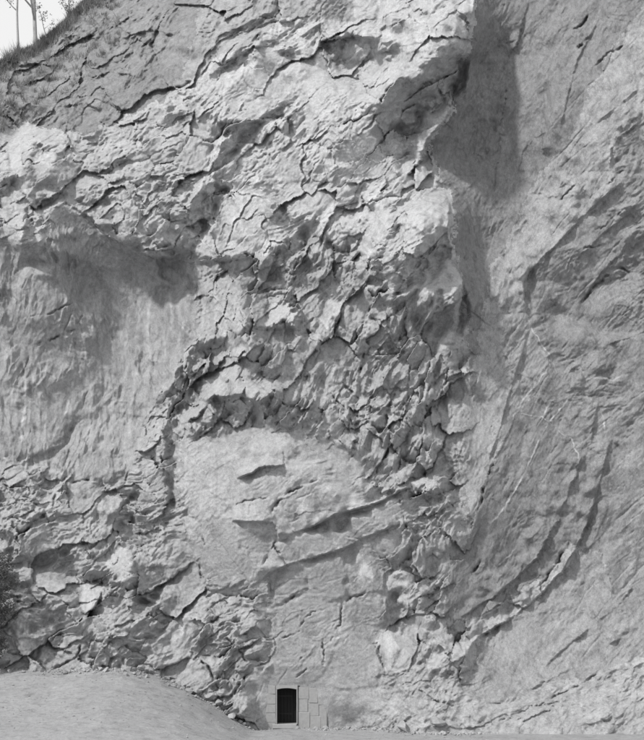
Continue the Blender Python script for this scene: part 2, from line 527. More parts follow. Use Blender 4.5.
# pale mineral veins and runs, plus light painted along some rock edges: half width, strength | line
VEINS_GLINTS = '''
1.6,0.10|8,340 6,375 4,410
2.3,0.21|16,350 16,395 13,440
3.0,0.18|38,345 40,392 36,440
2.0,0.14|55,350 53,380 54,410
2.6,0.10|62,345 62,385 62,425
1.6,0.21|85,340 87,375 81,410
2.3,0.18|92,380 90,410 89,440
3.0,0.14|108,330 108,375 106,420
2.0,0.10|118,300 120,330 117,360
2.6,0.21|128,310 126,350 128,390
1.6,0.18|136,340 136,375 132,410
2.3,0.14|145,310 147,340 142,370
3.0,0.10|158,300 156,335 156,370
2.0,0.21|165,330 165,355 164,380
2.6,0.18|178,300 180,325 178,350
1.6,0.14|30,400 28,425 26,450
2.3,0.10|72,390 72,410 69,430
3.0,0.21|100,410 102,435 98,460
2.0,0.18|115,400 113,425 114,450
2.6,0.14|130,400 130,420 130,440
1.6,0.10|248,190 250,212 244,235
2.3,0.21|236,200 234,220 233,240
3.0,0.18|262,160 262,185 260,210
2.0,0.14|300,150 302,170 299,190
2.6,0.10|310,110 308,130 310,150
1.6,0.21|205,290 205,310 201,330
2.3,0.18|215,285 217,310 212,335
3.0,0.14|228,300 226,317 226,335
.9,.75|582,385 562,407 547,425 537,444 527,469 512,497 490,526
.8,.6|551,365 530,392 517,410 510,427
.8,.6|542,417 554,400 564,397
.7,.5|520,413 542,417 552,425
.9,.3|572,360 587,379 599,376 612,380 630,374
.8,.5|554,427 572,440 579,457 578,469
.8,.5|602,410 619,407
.9,.6|602,412 605,432
.8,.6|527,314 532,329 542,346 550,354 556,372
.8,.5|640,89 619,107 597,124
.9,.6|579,545 567,567 554,577 540,595 517,612 497,626 480,634
.8,.6|520,591 500,607 480,617
.7,.4|520,545 505,560 490,575
.7,.4|599,550 604,562 612,582 614,602
1.8,.5|25,375 26,402 21,442 15,452
1.2,.4|32,372 33,400
1.6,.4|77,365 67,410 55,435
1.4,.35|10,370 12,400 8,440
1.4,.35|46,365 48,410 44,440
1.2,.3|100,370 101,405
2.0,.4|94,319 93,341
2.2,.35|110,300 122,315 122,345
2.0,.4|150,298 148,335 150,360
1.6,.35|140,300 138,330
2.0,.35|170,290 172,330
2.2,.3|185,300 183,335
1.4,.3|244,160 242,200 240,235
1.4,.3|256,150 258,190
'''
DEPTH = '''0,130,4 0,60,9 50,40,11 92,-5,12 130,60,7 160,0,10 60,110,5.5 160,110,4.5 -60,100,6 -60,300,2 -60,500,1.5 -60,660,1
20,170,1.5 20,230,1 70,190,1.6 130,230,1.2 130,285,4.2 95,275,3.7 172,295,3.8 38,290,1.2 78,320,2.6 30,360,2.0 100,370,3.2 60,440,2.2 170,340,3.2 0,330,2.0 120,430,2.6
100,480,1.3 30,520,.9 60,600,.6 20,655,.4 130,600,.3 120,660,0 200,640,-.1 230,700,-.3 150,450,1.2
210,30,5.5 300,10,5 330,55,4.2 370,10,2.4 430,15,1.1 455,45,1.0 400,80,1.2 340,100,2.1 220,100,2.6 300,110,2.2 250,200,1.8 180,180,2.3 400,140,2.6 430,120,1.6
430,210,-1.0 380,230,-.6 320,200,1.3 290,270,1.3 440,285,-.5 350,320,.8 420,350,.6 240,260,1.3 220,310,1.5 240,385,-.4 300,390,0 230,415,.8
350,420,.3 430,430,.5 455,470,.6 180,470,.9 182,520,.9 240,470,-.9 235,510,-1.5 240,550,-1.2 200,570,.4 310,480,-1.1 340,500,-1.1 300,545,-.4 320,620,0 320,690,0 286,708,0 286,740,0 270,690,0 370,640,.1
410,600,0 400,650,-.4 430,690,-1.3 420,735,-2.2 360,735,-.3 480,60,4.3 470,130,4.2 455,165,3.9 520,100,3.3 485,240,3.3 560,100,2.4 620,50,1.8 510,300,1.8 600,160,1.2 480,400,1.5 545,255,1.2
580,280,2.1 620,260,1.8 600,400,1.8 520,450,1.5 560,550,1.6 620,500,1.2 600,600,1.2 490,640,1 540,660,.2 600,680,-.6 640,640,0 480,700,-1.5 560,720,-2.5 640,720,-2.6 700,300,1.2 700,600,.6 700,0,1.5 500,-60,4.5 300,-60,8 100,-60,16 420,-60,2.5 640,-60,2
450,760,-3 560,760,-4 644,760,-4.2 286,765,0 120,765,-1.2 0,765,-.6'''

# --- rasters
reg = np.zeros((MH, MW), int)
tone = np.full((MH, MW), float(REG[0][1])); alb = np.full((MH, MW), REG[0][2])
for i, r in enumerate(REG):
    if r[8]:
        m = inside(pts(r[8]), gu, gv); reg[m] = i
def regmap(k, n):
    return blur(np.array([r[k] for r in REG], float)[reg], n)
tone = regmap(1, 3)
albm = regmap(2, 2)
blockid = np.zeros((MH, MW), int); blocks = []; btone = []; traced = np.zeros((MH, MW)); hollow = np.zeros((MH, MW))
for ln in TONES.strip().splitlines():
    t, p = ln.split('|'); p = pts(p); isb = t[0] == 'B'; t = float(t.lstrip('B'))
    m = inside(p, gu, gv)
    if t < 113 and m.sum() < 220: continue
    dev = abs(t - tone[m].mean()) if m.any() else 0; tone[m] = t; traced[m] = np.clip(dev / 36, .15, 1)
    hollow[m] = min(.02 * math.sqrt(m.sum()), .9) if t < 113 and m.sum() > 220 else 0.0
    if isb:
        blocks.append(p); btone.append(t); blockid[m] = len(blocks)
WU, WV = 4.5 * fbm(gu / 17, gv / 17, 11, 5, .6), 4.5 * fbm(gu / 17, gv / 17, 51, 5, .6)
def ragged(a): return a[np.clip(np.rint(gv + WV - V0), 0, MH - 1).astype(int), np.clip(np.rint(gu + WU - U0), 0, MW - 1).astype(int)]
tone = ragged(tone); blockid = ragged(blockid); reg = ragged(reg); albm = ragged(albm); traced = .85 * blur(ragged(traced), 1)
tone = blur(tone, 1)
lin = (np.clip(tone, 60, 230) / 255.0) ** 2.2
K1, K2 = 0.40, 0.125
cosw = np.clip((lin / albm - K2) / K1, 0.0, 1.0)      # how squarely each piece of rock faces the sun
edgefade = np.clip(np.minimum(np.minimum(gu - U0, U0 + MW - gu), np.minimum(gv - V0, V0 + MH - gv)) / 40, 0, 1)
blockmap = np.where(blockid > 0, .05 + .13 * hsh(blockid, 3), 0.0)
edge = np.zeros((MH, MW), bool)
edge[1:] |= blockid[1:] != blockid[:-1]; edge[:, 1:] |= blockid[:, 1:] != blockid[:, :-1]
blockmap = blur(blockmap, 1) - .22 * blur(edge.astype(float), 1) * np.clip(.8 + 1.5 * fbm(gu / 14, gv / 14, 19, 2), .1, 1.6)

# --- base depth through depths set by hand at image pixels (thin plate)
dp = np.array(pts(DEPTH)); A = dp[:, :2] / 100.0; n = len(A)
def tps(r2): return 0.5 * r2 * np.log(r2 + 1e-9)
Kc = tps(((A[:, None] - A[None]) ** 2).sum(-1)) + np.eye(n) * 0.02
Pm = np.c_[np.ones(n), A]
sol = np.linalg.solve(np.block([[Kc, Pm], [Pm.T, np.zeros((3, 3))]]), np.r_[dp[:, 2], 0, 0, 0])
cu, cv = np.meshgrid(np.arange(U0, U0 + MW + 8, 8.0), np.arange(V0, V0 + MH + 8, 8.0))
q = np.c_[cu.ravel(), cv.ravel()] / 100.0
base = (tps(((q[:, None] - A[None]) ** 2).sum(-1)) @ sol[:n] + np.c_[np.ones(len(q)), q] @ sol[n:]).reshape(cu.shape)
yi = np.clip((gv - V0) / 8, 0, base.shape[0] - 1.001); xi = np.clip((gu - U0) / 8, 0, base.shape[1] - 1.001)
y0 = yi.astype(int); x0 = xi.astype(int); fy = yi - y0; fx = xi - x0
base = (base[y0, x0] * (1 - fx) + base[y0, x0 + 1] * fx) * (1 - fy) + (base[y0 + 1, x0] * (1 - fx) + base[y0 + 1, x0 + 1] * fx) * fy

mean_ = blur(blur(base, 45), 45); base = mean_ + 1.38 * (base - mean_)
# ------------------------------------------------------------------ the surface grid
STEP = 0.78
def axis(a, b, lo, hi):
    mid = np.arange(a, b, STEP); s = STEP; left = []; t = a
    while t > lo: s = min(s * 1.12, 14); t -= s; left.append(t)
    s = STEP; right = []; t = mid[-1]
    while t < hi: s = min(s * 1.12, 14); t += s; right.append(t)
    return np.array(left[::-1] + list(mid) + right)
au = axis(-16, 660, -330, 980); av = axis(-14, 752, -190, 775)
NU, NV = len(au), len(av)
U, V = np.meshgrid(au, av)
wu = 3.2 * fbm(U / 15, V / 15, 11, 4); wv = 3.2 * fbm(U / 15, V / 15, 51, 4)
UW, VW = U, V
def field(k, blurn=3): return sample(regmap(k, blurn), UW, VW)
F_fac = field(3, 7); F_fbm = field(7, 5)
calm = np.clip(1 - np.maximum(np.abs(U - 293) - 24, 0) / 22, 0, 1) * np.clip(1 - np.maximum(np.abs(V - 712) - 24, 0) / 22, 0, 1)   # dressed rock round the doorway
P = sample(blockmap, U, V) - .85 * sample(blur(ragged(hollow), 1), U, V)
det = np.zeros_like(P); cellid = np.zeros(P.shape, np.int64); KDET = 1.1; NIT = 14
FU = U + 7 * fbm(U / 70, V / 70, 91, 4); FV = V + 7 * fbm(U / 70, V / 70, 95, 4)
regU = nearest(reg, UW, VW)
JW = np.array([1.0, .5, .8, .0, .6, .75, 1.0, .25, .2, .22, .22, .35, .1, .2])
for kind, idx in ((0, (0, 9, 10)), (1, (1, 4, 5)), (2, (2, 6, 7, 8, 13)), (3, (3,)), (4, (11, 12))):
    m = np.isin(regU, idx)
    rows = np.where(m.any(1))[0]; cols = np.where(m.any(0))[0]
    sl = (slice(rows[0], rows[-1] + 1), slice(cols[0], cols[-1] + 1))
    wgt = blur(m[sl].astype(float), 2)
    cell = REG[idx[0]][4]; ang = R(REG[idx[0]][5]); ratio = REG[idx[0]][6]
    ca, sa = math.cos(ang), math.sin(ang)
    a = (FU[sl] * ca - FV[sl] * sa) / ratio; b = FU[sl] * sa + FV[sl] * ca   # a runs along the bedding
    acc = broken(a, b, cell, 100 + kind * 200, ((1.5, .18), (.75, .32), (.36, .44), (.17, .46), (.085, .42)))
    rough = np.clip(.9 + 1.3 * fbm(FU[sl] / 55, FV[sl] / 55, 400 + kind, 3), .35, 1.6)
    acc = acc * rough
    if kind in (0, 1, 2):   # natural joints: big blocks, some of them broken into small ones
        a2 = a + 1.6 * fbm(a / 6, b / 6, 420 + kind, 2); b2 = b + 1.6 * fbm(a / 6, b / 6, 430 + kind, 2)
        C1 = cell * (1.45, 2.4, 1.9)[kind]; C2 = cell * (.62, .85, .66)[kind]
        i1, i2, e1, p1, q1 = joints(a2 / C1, b2 / C1, 440 + kind); j1, j2, e2, p2, q2 = joints(a2 / C2, b2 / C2, 450 + kind)
        sub = hsh(i1, 1) < (.65, .5, .6)[kind]
        def nrmv(i_, k_): return (hsh(i_, k_) + hsh(i_, k_ + 1) + hsh(i_, k_ + 2) - 1.5) * 1.4
        big = ((hsh(i1, 5) - .5) * .34 + .30 * (nrmv(i1, 7) * p1 + nrmv(i1, 11) * q1)) * C1 * SC
        sml = ((hsh(j1, 5) - .5) * .42 + .36 * (nrmv(j1, 7) * p2 + nrmv(j1, 11) * q2)) * C2 * SC
        g1 = (.03 + .17 * hsh(i1 + i2, 9) ** 2) * np.exp(-(e1 * C1 / 1.0) ** 2); g2 = (.02 + .13 * hsh(j1 + j2, 9) ** 2) * np.exp(-(e2 * C2 / .9) ** 2)
        jw_ = blur(JW[reg], 7); jw_ = sample(jw_, U[sl], V[sl])
        acc = acc + (1.15 * big - .45 * g1 + np.where(sub, 1.2 * sml - .45 * g2, 0)) * jw_
        ident = np.where(sub, i1 * 4000037 + j1, i1) * 8 + kind + 1
        cellid[sl] = np.where(m[sl], ident, cellid[sl])
    det[sl] += acc * wgt
DET = KDET * det * F_fac * (1 - .85 * calm) * (1 - sample(traced * np.where(ragged(hollow) > 0, .2, .65), U, V))
DET += F_fbm * (1 - .8 * calm) * (0.9 * fbm(UW / 40, VW / 40, 201, 3) + .45 * fbm(U / 9, V / 9, 211, 4, .55))
# fine straight bedding on the right wall, steeper to the left
bu_ = U + 3 * fbm(U / 90, V / 90, 97, 2); bv_ = V + 3 * fbm(U / 90, V / 90, 98, 2)
onwall = sample(blur(np.isin(reg, (9, 10, 11, 12)).astype(float), 3), U, V)
for ang_, cen, wid, amp_, sd in ((74, 480, 60, .011, 301), (56, 540, 60, .012, 305), (44, 625, 55, .016, 311)):
    ang = R(ang_); a = bu_ * math.cos(ang) - bv_ * math.sin(ang); b = bu_ * math.sin(ang) + bv_ * math.cos(ang)
    wgt = np.exp(-((U - cen) / wid) ** 2) * onwall * KDET
    DET += wgt * amp_ * fbm(a / 75, b / 6.5, sd, 4, .62, ridged=True) * np.clip(.7 + 1.5 * fbm(U / 45, V / 45, sd + 3, 2), .15, 1.6)
# vertical fluting of the recessed wall
DET += fbm(U / 7 + .02 * V, V / 75, 331, 3, .5) * 0.014 * KDET * sample(blur((reg == 3).astype(float), 4), UW, VW)
# rough ribs of the broken middle
ang = R(64); a = FU * math.cos(ang) - FV * math.sin(ang); b = FU * math.sin(ang) + FV * math.cos(ang)
DET += fbm(a / 60, b / 12, 341, 4, .6, ridged=True) * 0.03 * KDET * sample(blur((reg == 0).astype(float), 6), UW, VW)

def seg_dist(line, X, Y):
    bd = np.full(X.shape, 1e9); sg = np.zeros(X.shape); nx = np.zeros(X.shape); ny = np.zeros(X.shape); L = 0; tt = np.zeros(X.shape)
    tot = sum(math.dist(line[i], line[i + 1]) for i in range(len(line) - 1))
    for (x1, y1), (x2, y2) in zip(line[:-1], line[1:]):
        dx, dy = x2 - x1, y2 - y1; l2 = dx * dx + dy * dy; l = math.sqrt(l2)
        t = np.clip(((X - x1) * dx + (Y - y1) * dy) / l2, 0, 1)
        ex, ey = X - (x1 + t * dx), Y - (y1 + t * dy); d = np.hypot(ex, ey); m = d < bd
        bd = np.where(m, d, bd); nx = np.where(m, ex, nx); ny = np.where(m, ey, ny); tt = np.where(m, (L + t * l) / tot, tt)
        # side: signed by the segment normal (-dy, dx)
        sg = np.where(m, np.sign(ex * -dy + ey * dx), sg); L += l
    return bd, sg, tt
def window(line, mar):
    xs = [p[0] for p in line]; ys = [p[1] for p in line]
    return (slice(max(np.searchsorted(av, min(ys) - mar), 0), np.searchsorted(av, max(ys) + mar)),
            slice(max(np.searchsorted(au, min(xs) - mar), 0), np.searchsorted(au, max(xs) + mar)))
# long straight fractures of the slabs, and shorter ones elsewhere
rf = random.Random(404)
def fracture(u, v, ang, L, dep, lift, wd):
    c_, s_ = math.cos(R(ang)), -math.sin(R(ang)); p = [(u - c_ * L / 2, v - s_ * L / 2), (u + rf.gauss(0, L * .03), v + rf.gauss(0, L * .03)), (u + c_ * L / 2, v + s_ * L / 2)]
    sl = window(p, 26)
    if U[sl].size == 0: return
    d, sg, t = seg_dist(p, U[sl] + .25 * wu[sl], V[sl] + .25 * wv[sl]); tp = np.clip(np.minimum(t, 1 - t) * 4, 0, 1)
    x = d * sg
    P[sl] += tp * (lift * np.where(x > 0, np.exp(-x / 11), 0) * np.clip(x / 1.2, 0, 1) - dep * np.exp(-(d / wd) ** 2))
for _ in range(200):
    u, v = rf.uniform(440, 660), rf.uniform(-14, 690)
    if int(nearest(reg, np.array(u), np.array(v))) not in (9, 10, 11, 12): continue
    fan = np.interp(u, [450, 520, 580, 650], [76, 62, 50, 38]) + rf.gauss(0, 6)
    if rf.random() < .05: fan += rf.choice([-70, 75])
    fracture(u, v, fan, rf.uniform(14, 40) * math.exp(rf.gauss(.2, .5)), rf.uniform(.0, .06), rf.choice([-1, 1, 1]) * rf.uniform(.01, .09), rf.uniform(.5, .9))
for _ in range(150):
    u, v = rf.uniform(-10, 400), rf.uniform(120, 700); ri = int(nearest(reg, np.array(u), np.array(v)))
    if ri not in (2, 3, 5, 7, 8): continue
    fracture(u, v, {2: 30, 3: 70, 5: 45, 7: 25, 8: 40}[ri] + rf.gauss(0, 28), rf.uniform(10, 34), rf.uniform(.0, .09), rf.choice([-1, 1]) * rf.uniform(.02, .13), rf.uniform(.6, 1.0))
jx = wu * .45 + 1.0 * fbm(U / 4, V / 4, 61, 2); jy = wv * .45 + 1.0 * fbm(U / 4, V / 4, 67, 2)
for ln in CRACKS.strip().splitlines():
    h, p = ln.split('|'); wd, dep = map(float, h.split(',')); p = pts(p); sl = window(p, 14)
    d, s, t = seg_dist(p, U[sl] + jx[sl], V[sl] + jy[sl])
    taper = np.clip(np.minimum(t, 1 - t) * 6 + .35, 0, 1)
    if wd > 2.5:
        P[sl] -= 1.15 * wd * SC * taper * np.exp(-(d / wd) ** 2) * np.clip(1 + .6 * fbm(U[sl] / 20, V[sl] / 20, 78, 3), .5, 1.5); continue
    P[sl] -= .55 * dep * taper * np.clip(.8 + 1.6 * fbm(U[sl] / 12, V[sl] / 12, 79, 2), .1, 1.5) * np.exp(-(d / (wd * .75)) ** 2)
for ln in LEDGES.strip().splitlines():
    h, p = ln.split('|'); crisp = h[0] == 'X'; hh, reach, side = h.lstrip('X').split(','); hh = float(hh); reach = float(reach); p = pts(p); sl = window(p, reach * 4)
    jk = .55 if crisp else 1.0; d, s, t = seg_dist(p, U[sl] + jk * jx[sl], V[sl] + jk * jy[sl])
    # which sign is the proud side
    sv = {'U': (0, -1), 'D': (0, 1), 'L': (-1, 0), 'R': (1, 0), 'UL': (-.7, -.7), 'DR': (.7, .7)}[side]
    acc = sum((-(b_[1] - a_[1]) * sv[0] + (b_[0] - a_[0]) * sv[1]) for a_, b_ in zip(p[:-1], p[1:]))
    sgn = 1 if acc > 0 else -1
    endf = np.clip(np.minimum(t, 1 - t) * 8, 0, 1) ** .5
    x = d * s * sgn; hh = hh * .5 * np.clip((1.0 if crisp else .9) + (.9 if crisp else 1.5) * fbm(U[sl] / 22, V[sl] / 22, 77, 2), .25, 1.7)
    P[sl] += hh * endf * np.where(x > 0, np.exp(-x / reach), 0) * np.clip(x / 1.6, 0, 1) 
    P[sl] -= (.0 if crisp else .25) * hh * endf * np.where(x <= 0, np.exp(x / (reach * .5)), 0)
vein_glint = np.zeros_like(P)
for ln in VEINS_GLINTS.strip().splitlines():
    h, p = ln.split('|'); wd, st = map(float, h.split(',')); p = pts(p); sl = window(p, 14)
    d, s, t = seg_dist(p, U[sl] + jx[sl] * .8, V[sl] + jy[sl] * .8)
    taper = np.clip(np.minimum(t, 1 - t) * 5 + .1, 0, 1)
    x = np.clip(1.15 * st * taper * np.clip(.85 + 1.4 * fbm(U[sl] / 9, V[sl] / 9, 83, 2), .25, 1.2) * np.exp(-(d / (wd * .75)) ** 2), 0, 1); vein_glint[sl] = np.maximum(vein_glint[sl], x)
    P[sl] += x * 0.05
# turn the broken pieces to the light so their shading matches the traced image tones: slopes down-right of each piece, integrated to one relief
ky = np.fft.fftfreq(MH)[:, None] * 2 * np.pi; kx = np.fft.fftfreq(MW)[None, :] * 2 * np.pi
kl = (kx + ky) / math.sqrt(2); kp = (kx - ky) / math.sqrt(2)
def integrate(g_): return np.real(np.fft.ifft2(-1j * kl * np.fft.fft2(g_ * SC) / (kl ** 2 + 0.15 * kp ** 2 + 0.02 ** 2)))
sL = (-sun_vec[0] + sun_vec[2]) / math.sqrt(2); s0 = -sun_vec[1]
ms = np.linspace(-0.75, 1.3, 400); cs = (s0 + sL * ms) / np.sqrt(1 + ms ** 2)
iu = np.clip(np.searchsorted(au, gu[0]), 0, NU - 1); iv = np.clip(np.searchsorted(av, gv[:, 0]), 0, NV - 1)
other = base - (P + DET)[np.ix_(iv, iu)]
def shade(Y):
    nx_ = np.gradient(Y, axis=1) / SC; nz_ = -np.gradient(Y, axis=0) / SC
    c = (nx_ * sun_vec[0] - sun_vec[1] + nz_ * sun_vec[2]) / np.sqrt(1 + nx_ ** 2 + nz_ ** 2)
    lit = np.ones_like(Y); ax_, az_ = -sun_vec[0] / -sun_vec[1], sun_vec[2] / -sun_vec[1]; L_ = math.hypot(ax_, az_)
    for k in list(range(1, 24, 2)) + list(range(24, 110, 5)):
        ox, oz = int(round(k * ax_ / L_)), int(round(k * az_ / L_)); rise = k * SC / L_
        lit[oz:, ox:] = np.minimum(lit[oz:, ox:], 1 - np.clip((Y[oz:, ox:] - rise - Y[:MH - oz, :MW - ox]) / (.03 + .05 * rise), 0, 1))
    return np.clip(c, 0, 1) * lit
slope = np.interp(cosw, cs, ms); slope -= blur(slope, 30) * 0.5
relief = integrate(slope)
for it in range(NIT):
    got = shade(other - relief)
    err = (cosw - got) * edgefade
    slope = np.clip(slope + 1.1 * blur(err * traced, 1) + .10 * blur(err * (1 - traced), 12), -1.6, 2.0)
    slope -= 0.06 * blur(slope, 30)
    relief = integrate(slope)
relief *= edgefade
P += sample(relief, U, V) + DET
Yd = sample(base, UW, VW) - P
# flat dressed face round the doorway
Yd = Yd * (1 - calm * .85)
sc = (D + Yd) / D
X3 = (U - 322) * SC * sc; Z3 = CH + ((728 - V) * SC - CH) * sc
co = np.stack([X3, Yd, Z3], -1)
# normals of the whole surface, shared by all its pieces
du = np.gradient(co, axis=1); dv = np.gradient(co, axis=0)
nrm = np.cross(dv, du); nrm /= np.linalg.norm(nrm, axis=-1, keepdims=True) + 1e-12
ray = co - np.array([0, -D, CH]); nrm *= np.where((nrm * ray).sum(-1, keepdims=True) > 0, -1, 1)
SKY = [(-330, 190), (-120, 112), (-40, 76), (0, 61), (19, 51), (35, 45), (46, 36), (63, 22), (77, 8), (85, 0), (130, -40), (200, -90), (330, -150), (1000, -400)]
sky_v = np.interp(au, [p[0] for p in SKY], [p[1] for p in SKY]) + 2.0 * perlin(au / 6, au * 0 + .5, 71) + 1.2 * perlin(au / 2.2, au * 0 + .5, 73)

# ------------------------------------------------------------------ materials
def mat(name, col, rough=0.9):
    m = bpy.data.materials.new(name); m.use_nodes = True
    b = m.node_tree.nodes['Principled BSDF']
    b.inputs['Base Color'].default_value = (col[0], col[1], col[2], 1); b.inputs['Roughness'].default_value = rough
    b.inputs['Specular IOR Level'].default_value = 0.25
    return m, m.node_tree, b
def grey(v): return (v * .992, v * .998, v * 1.012)

def rock_mat(name, a, contrast=0.35, stretch=(1, 1, 1), rotz=0.0, streak=0.12):
    m, t, b = mat(name, grey(a))
    N = t.nodes.new; L = t.links.new
    geo = N('ShaderNodeNewGeometry'); mp = N('ShaderNodeMapping'); L(geo.outputs['Position'], mp.inputs[0])
    mp.inputs['Scale'].default_value = stretch; mp.inputs['Rotation'].default_value = (0, rotz, 0)
    def noise(scale, det=6, rough=.6):
        x = N('ShaderNodeTexNoise'); x.inputs['Scale'].default_value = scale; x.inputs['Detail'].default_value = det; x.inputs['Roughness'].default_value = rough
        L(mp.outputs[0], x.inputs['Vector']); return x
    n1 = noise(.5, 6, .65); n2 = noise(4.5, 8, .78); n3 = noise(17, 5, .8); nw = noise(1.5, 7, .72)
    def mul(x, k, add):
        q_ = N('ShaderNodeMath'); q_.operation = 'MULTIPLY_ADD'; L(x, q_.inputs[0]); q_.inputs[1].default_value = k; q_.inputs[2].default_value = add; return q_.outputs[0]
    def op(o, x, y):
        q_ = N('ShaderNodeMath'); q_.operation = o; L(x, q_.inputs[0]); L(y, q_.inputs[1]); return q_.outputs[0]
    def ramp(x, lo, hi, a_, b_):
        q_ = N('ShaderNodeMapRange'); L(x, q_.inputs[0]); q_.inputs[1].default_value = lo; q_.inputs[2].default_value = hi; q_.inputs[3].default_value = a_; q_.inputs[4].default_value = b_; return q_.outputs[0]
    stain = ramp(nw.outputs[0], .52, .64, 1.0, 1 - contrast * .55)           # weathered, lichen-grey patches
    scar = ramp(nw.outputs[0], .30, .42, 1 + contrast * .35, 1.0)            # fresher pale scars
    mp2 = N('ShaderNodeMapping'); L(geo.outputs['Position'], mp2.inputs[0]); mp2.inputs['Scale'].default_value = (2.6, 1, .22)
    ns = N('ShaderNodeTexNoise'); ns.inputs['Scale'].default_value = 1.0; ns.inputs['Detail'].default_value = 6; ns.inputs['Roughness'].default_value = .7; L(mp2.outputs[0], ns.inputs['Vector'])
    runs = ramp(ns.outputs[0], .50, .68, 1.0, 1 - streak)                     # water runs
    f = op('MULTIPLY', op('MULTIPLY', mul(n1.outputs[0], contrast * 1.2, 1 - contrast * .6), mul(n2.outputs[0], contrast * 2.6, 1 - contrast * 1.3)), mul(n3.outputs[0], contrast * 2.2, 1 - contrast * 1.1))
    f = op('MULTIPLY', f, op('MULTIPLY', op('MULTIPLY', stain, scar), runs))
    at = N('ShaderNodeAttribute'); at.attribute_name = 'vein_glint'
    val = mul(f, a, 0.0)
    mix = N('ShaderNodeMix'); mix.data_type = 'FLOAT'; L(at.outputs['Fac'], mix.inputs[0]); L(val, mix.inputs[2]); mix.inputs[3].default_value = 0.60
    cmb = N('ShaderNodeCombineColor')
    for k, g_ in enumerate((.992, .998, 1.012)):
        L(mul(mix.outputs[0], g_, 0), cmb.inputs[k])
    L(cmb.outputs[0], b.inputs['Base Color'])
    bp = N('ShaderNodeBump'); bp.inputs['Strength'].default_value = .75; bp.inputs['Distance'].default_value = .055
    L(op('ADD', n2.outputs[0], mul(n3.outputs[0], .55, 0)), bp.inputs['Height']); L(bp.outputs[0], b.inputs['Normal'])
    return m
A0 = 0.335
M = {}
for i, r in enumerate(REG):
    st = (1, 1, 1); rz = 0
    if r[0] == 'recessed_wall': st = (1.1, 1, .7)
    if r[0].startswith('slab'): st = (1.3, 1, .75); rz = R(-38)
    M[r[0]] = rock_mat('rock_' + r[0], A0 * r[2], .58 if r[0] in ('hillside_slope', 'rocky_toe') or r[0].startswith('slab') else .50, st, rz, .22 if r[0] == 'recessed_wall' else .0 if r[0].startswith('slab') else .10)

M['sunlit'] = rock_mat('rock_sunlit_pale', A0 * 1.18, .46)  # sunlight put into the colour: paler rock for the blocks of brightest tone
# ------------------------------------------------------------------ cut the surface into its pieces
vc = (V[:-1, :-1] + V[1:, 1:]) / 2; uc = (U[:-1, :-1] + U[1:, 1:]) / 2
wuc = UW[:-1, :-1]; wvc = VW[:-1, :-1]
lab = nearest(reg, wuc, wvc)
inb = (wuc > U0 + 1) & (wuc < U0 + MW - 2) & (wvc > V0 + 1)
# continue the regions beyond the traced image area
far = ~inb
for i, r in enumerate(REG):
    if r[8]:
        m = inside(pts(r[8]), wuc[far], wvc[far]); tmp = lab[far]; tmp[m] = i; lab[far] = tmp
bl = nearest(blockid, wuc, wvc); bl[far] = 0
keep = vc > np.minimum(sky_v[:-1], sky_v[1:])[None, :]
DOOR = (276.4, 297.2, 688.0, 724.2)
keep &= ~((uc > 273.5) & (uc < 300) & (vc > 686) & (vc < 740))
cid = cellid[:-1, :-1].copy(); cid[far | (bl > 0) | ~keep | (uc < -10) | (uc > 655) | (vc < -8) | (vc > 745) | np.isin(lab, (3, 7, 8, 9, 10, 11, 12))] = 0
cid = np.where(cid > 0, cid * 16 + lab, 0)
ids_, cnt_ = np.unique(cid[cid > 0], return_counts=True)
order = ids_[np.argsort(-cnt_)][:280]; order = order[np.isin(order, ids_[(cnt_ > 60) & (cnt_ < 6000)])]
lab = np.where(bl > 0, 100 + bl, lab)
pos = np.searchsorted(np.sort(order), cid); so = np.sort(order); hit = so[np.clip(pos, 0, len(so) - 1)] == cid
lab = np.where(hit & (cid > 0), 10000 + np.clip(pos, 0, len(so) - 1), lab); lab[~keep] = -1
vid = np.arange(NU * NV).reshape(NV, NU)
quads = np.stack([vid[:-1, :-1], vid[1:, :-1], vid[1:, 1:], vid[:-1, 1:]], -1)
cof = co.reshape(-1, 3); nof = nrm.reshape(-1, 3); vef = vein_glint.reshape(-1)
def surface(name, sel, material, parent=None):
    f = quads[sel]
    ids, inv = np.unique(f, return_inverse=True); inv = inv.reshape(-1)
    me = bpy.data.meshes.new(name)
    me.vertices.add(len(ids)); me.vertices.foreach_set('co', cof[ids].astype(np.float32).ravel())
    nf = len(f)
    me.loops.add(nf * 4); me.loops.foreach_set('vertex_index', inv.astype(np.int32))
    me.polygons.add(nf); me.polygons.foreach_set('loop_start', np.arange(0, nf * 4, 4, dtype=np.int32))
    me.update(calc_edges=True)
    me.polygons.foreach_set('use_smooth', np.ones(nf, bool))
    at = me.attributes.new('vein_glint', 'FLOAT', 'POINT'); at.data.foreach_set('value', vef[ids].astype(np.float32))
    me.materials.append(material)
    me.normals_split_custom_set_from_vertices(nof[ids].tolist())
    o = bpy.data.objects.new(name, me); COL.objects.link(o)
    if parent: o.parent = parent
    return o
cliff = surface('cliff', lab == 0, M['rock_face']); cliff['kind'] = 'structure'
cliff['label'] = 'tall broken grey rock cliff filling the picture above the doorway'
faces = {0: cliff}
LBL = {'hillside_slope': 'dull rocky slope with scrub below the skyline', 'rock_dome': 'smooth rounded rock mass with long cracks above the doorway',
       'rock_rib': 'bright jagged rib of pale rock', 'slab_wall': 'dark smooth slab wall with slanting joints',
       'recessed_wall': 'streaked hollow wall under the overhanging ledge', 'rock_panel': 'flat rock panel around the doorway'}
for i, r in enumerate(REG):
    if i == 0: continue
    if (lab == i).any():
        faces[i] = surface(r[0], lab == i, M[r[0]], cliff)
        if r[0] in LBL: faces[i]['label'] = LBL[r[0]]
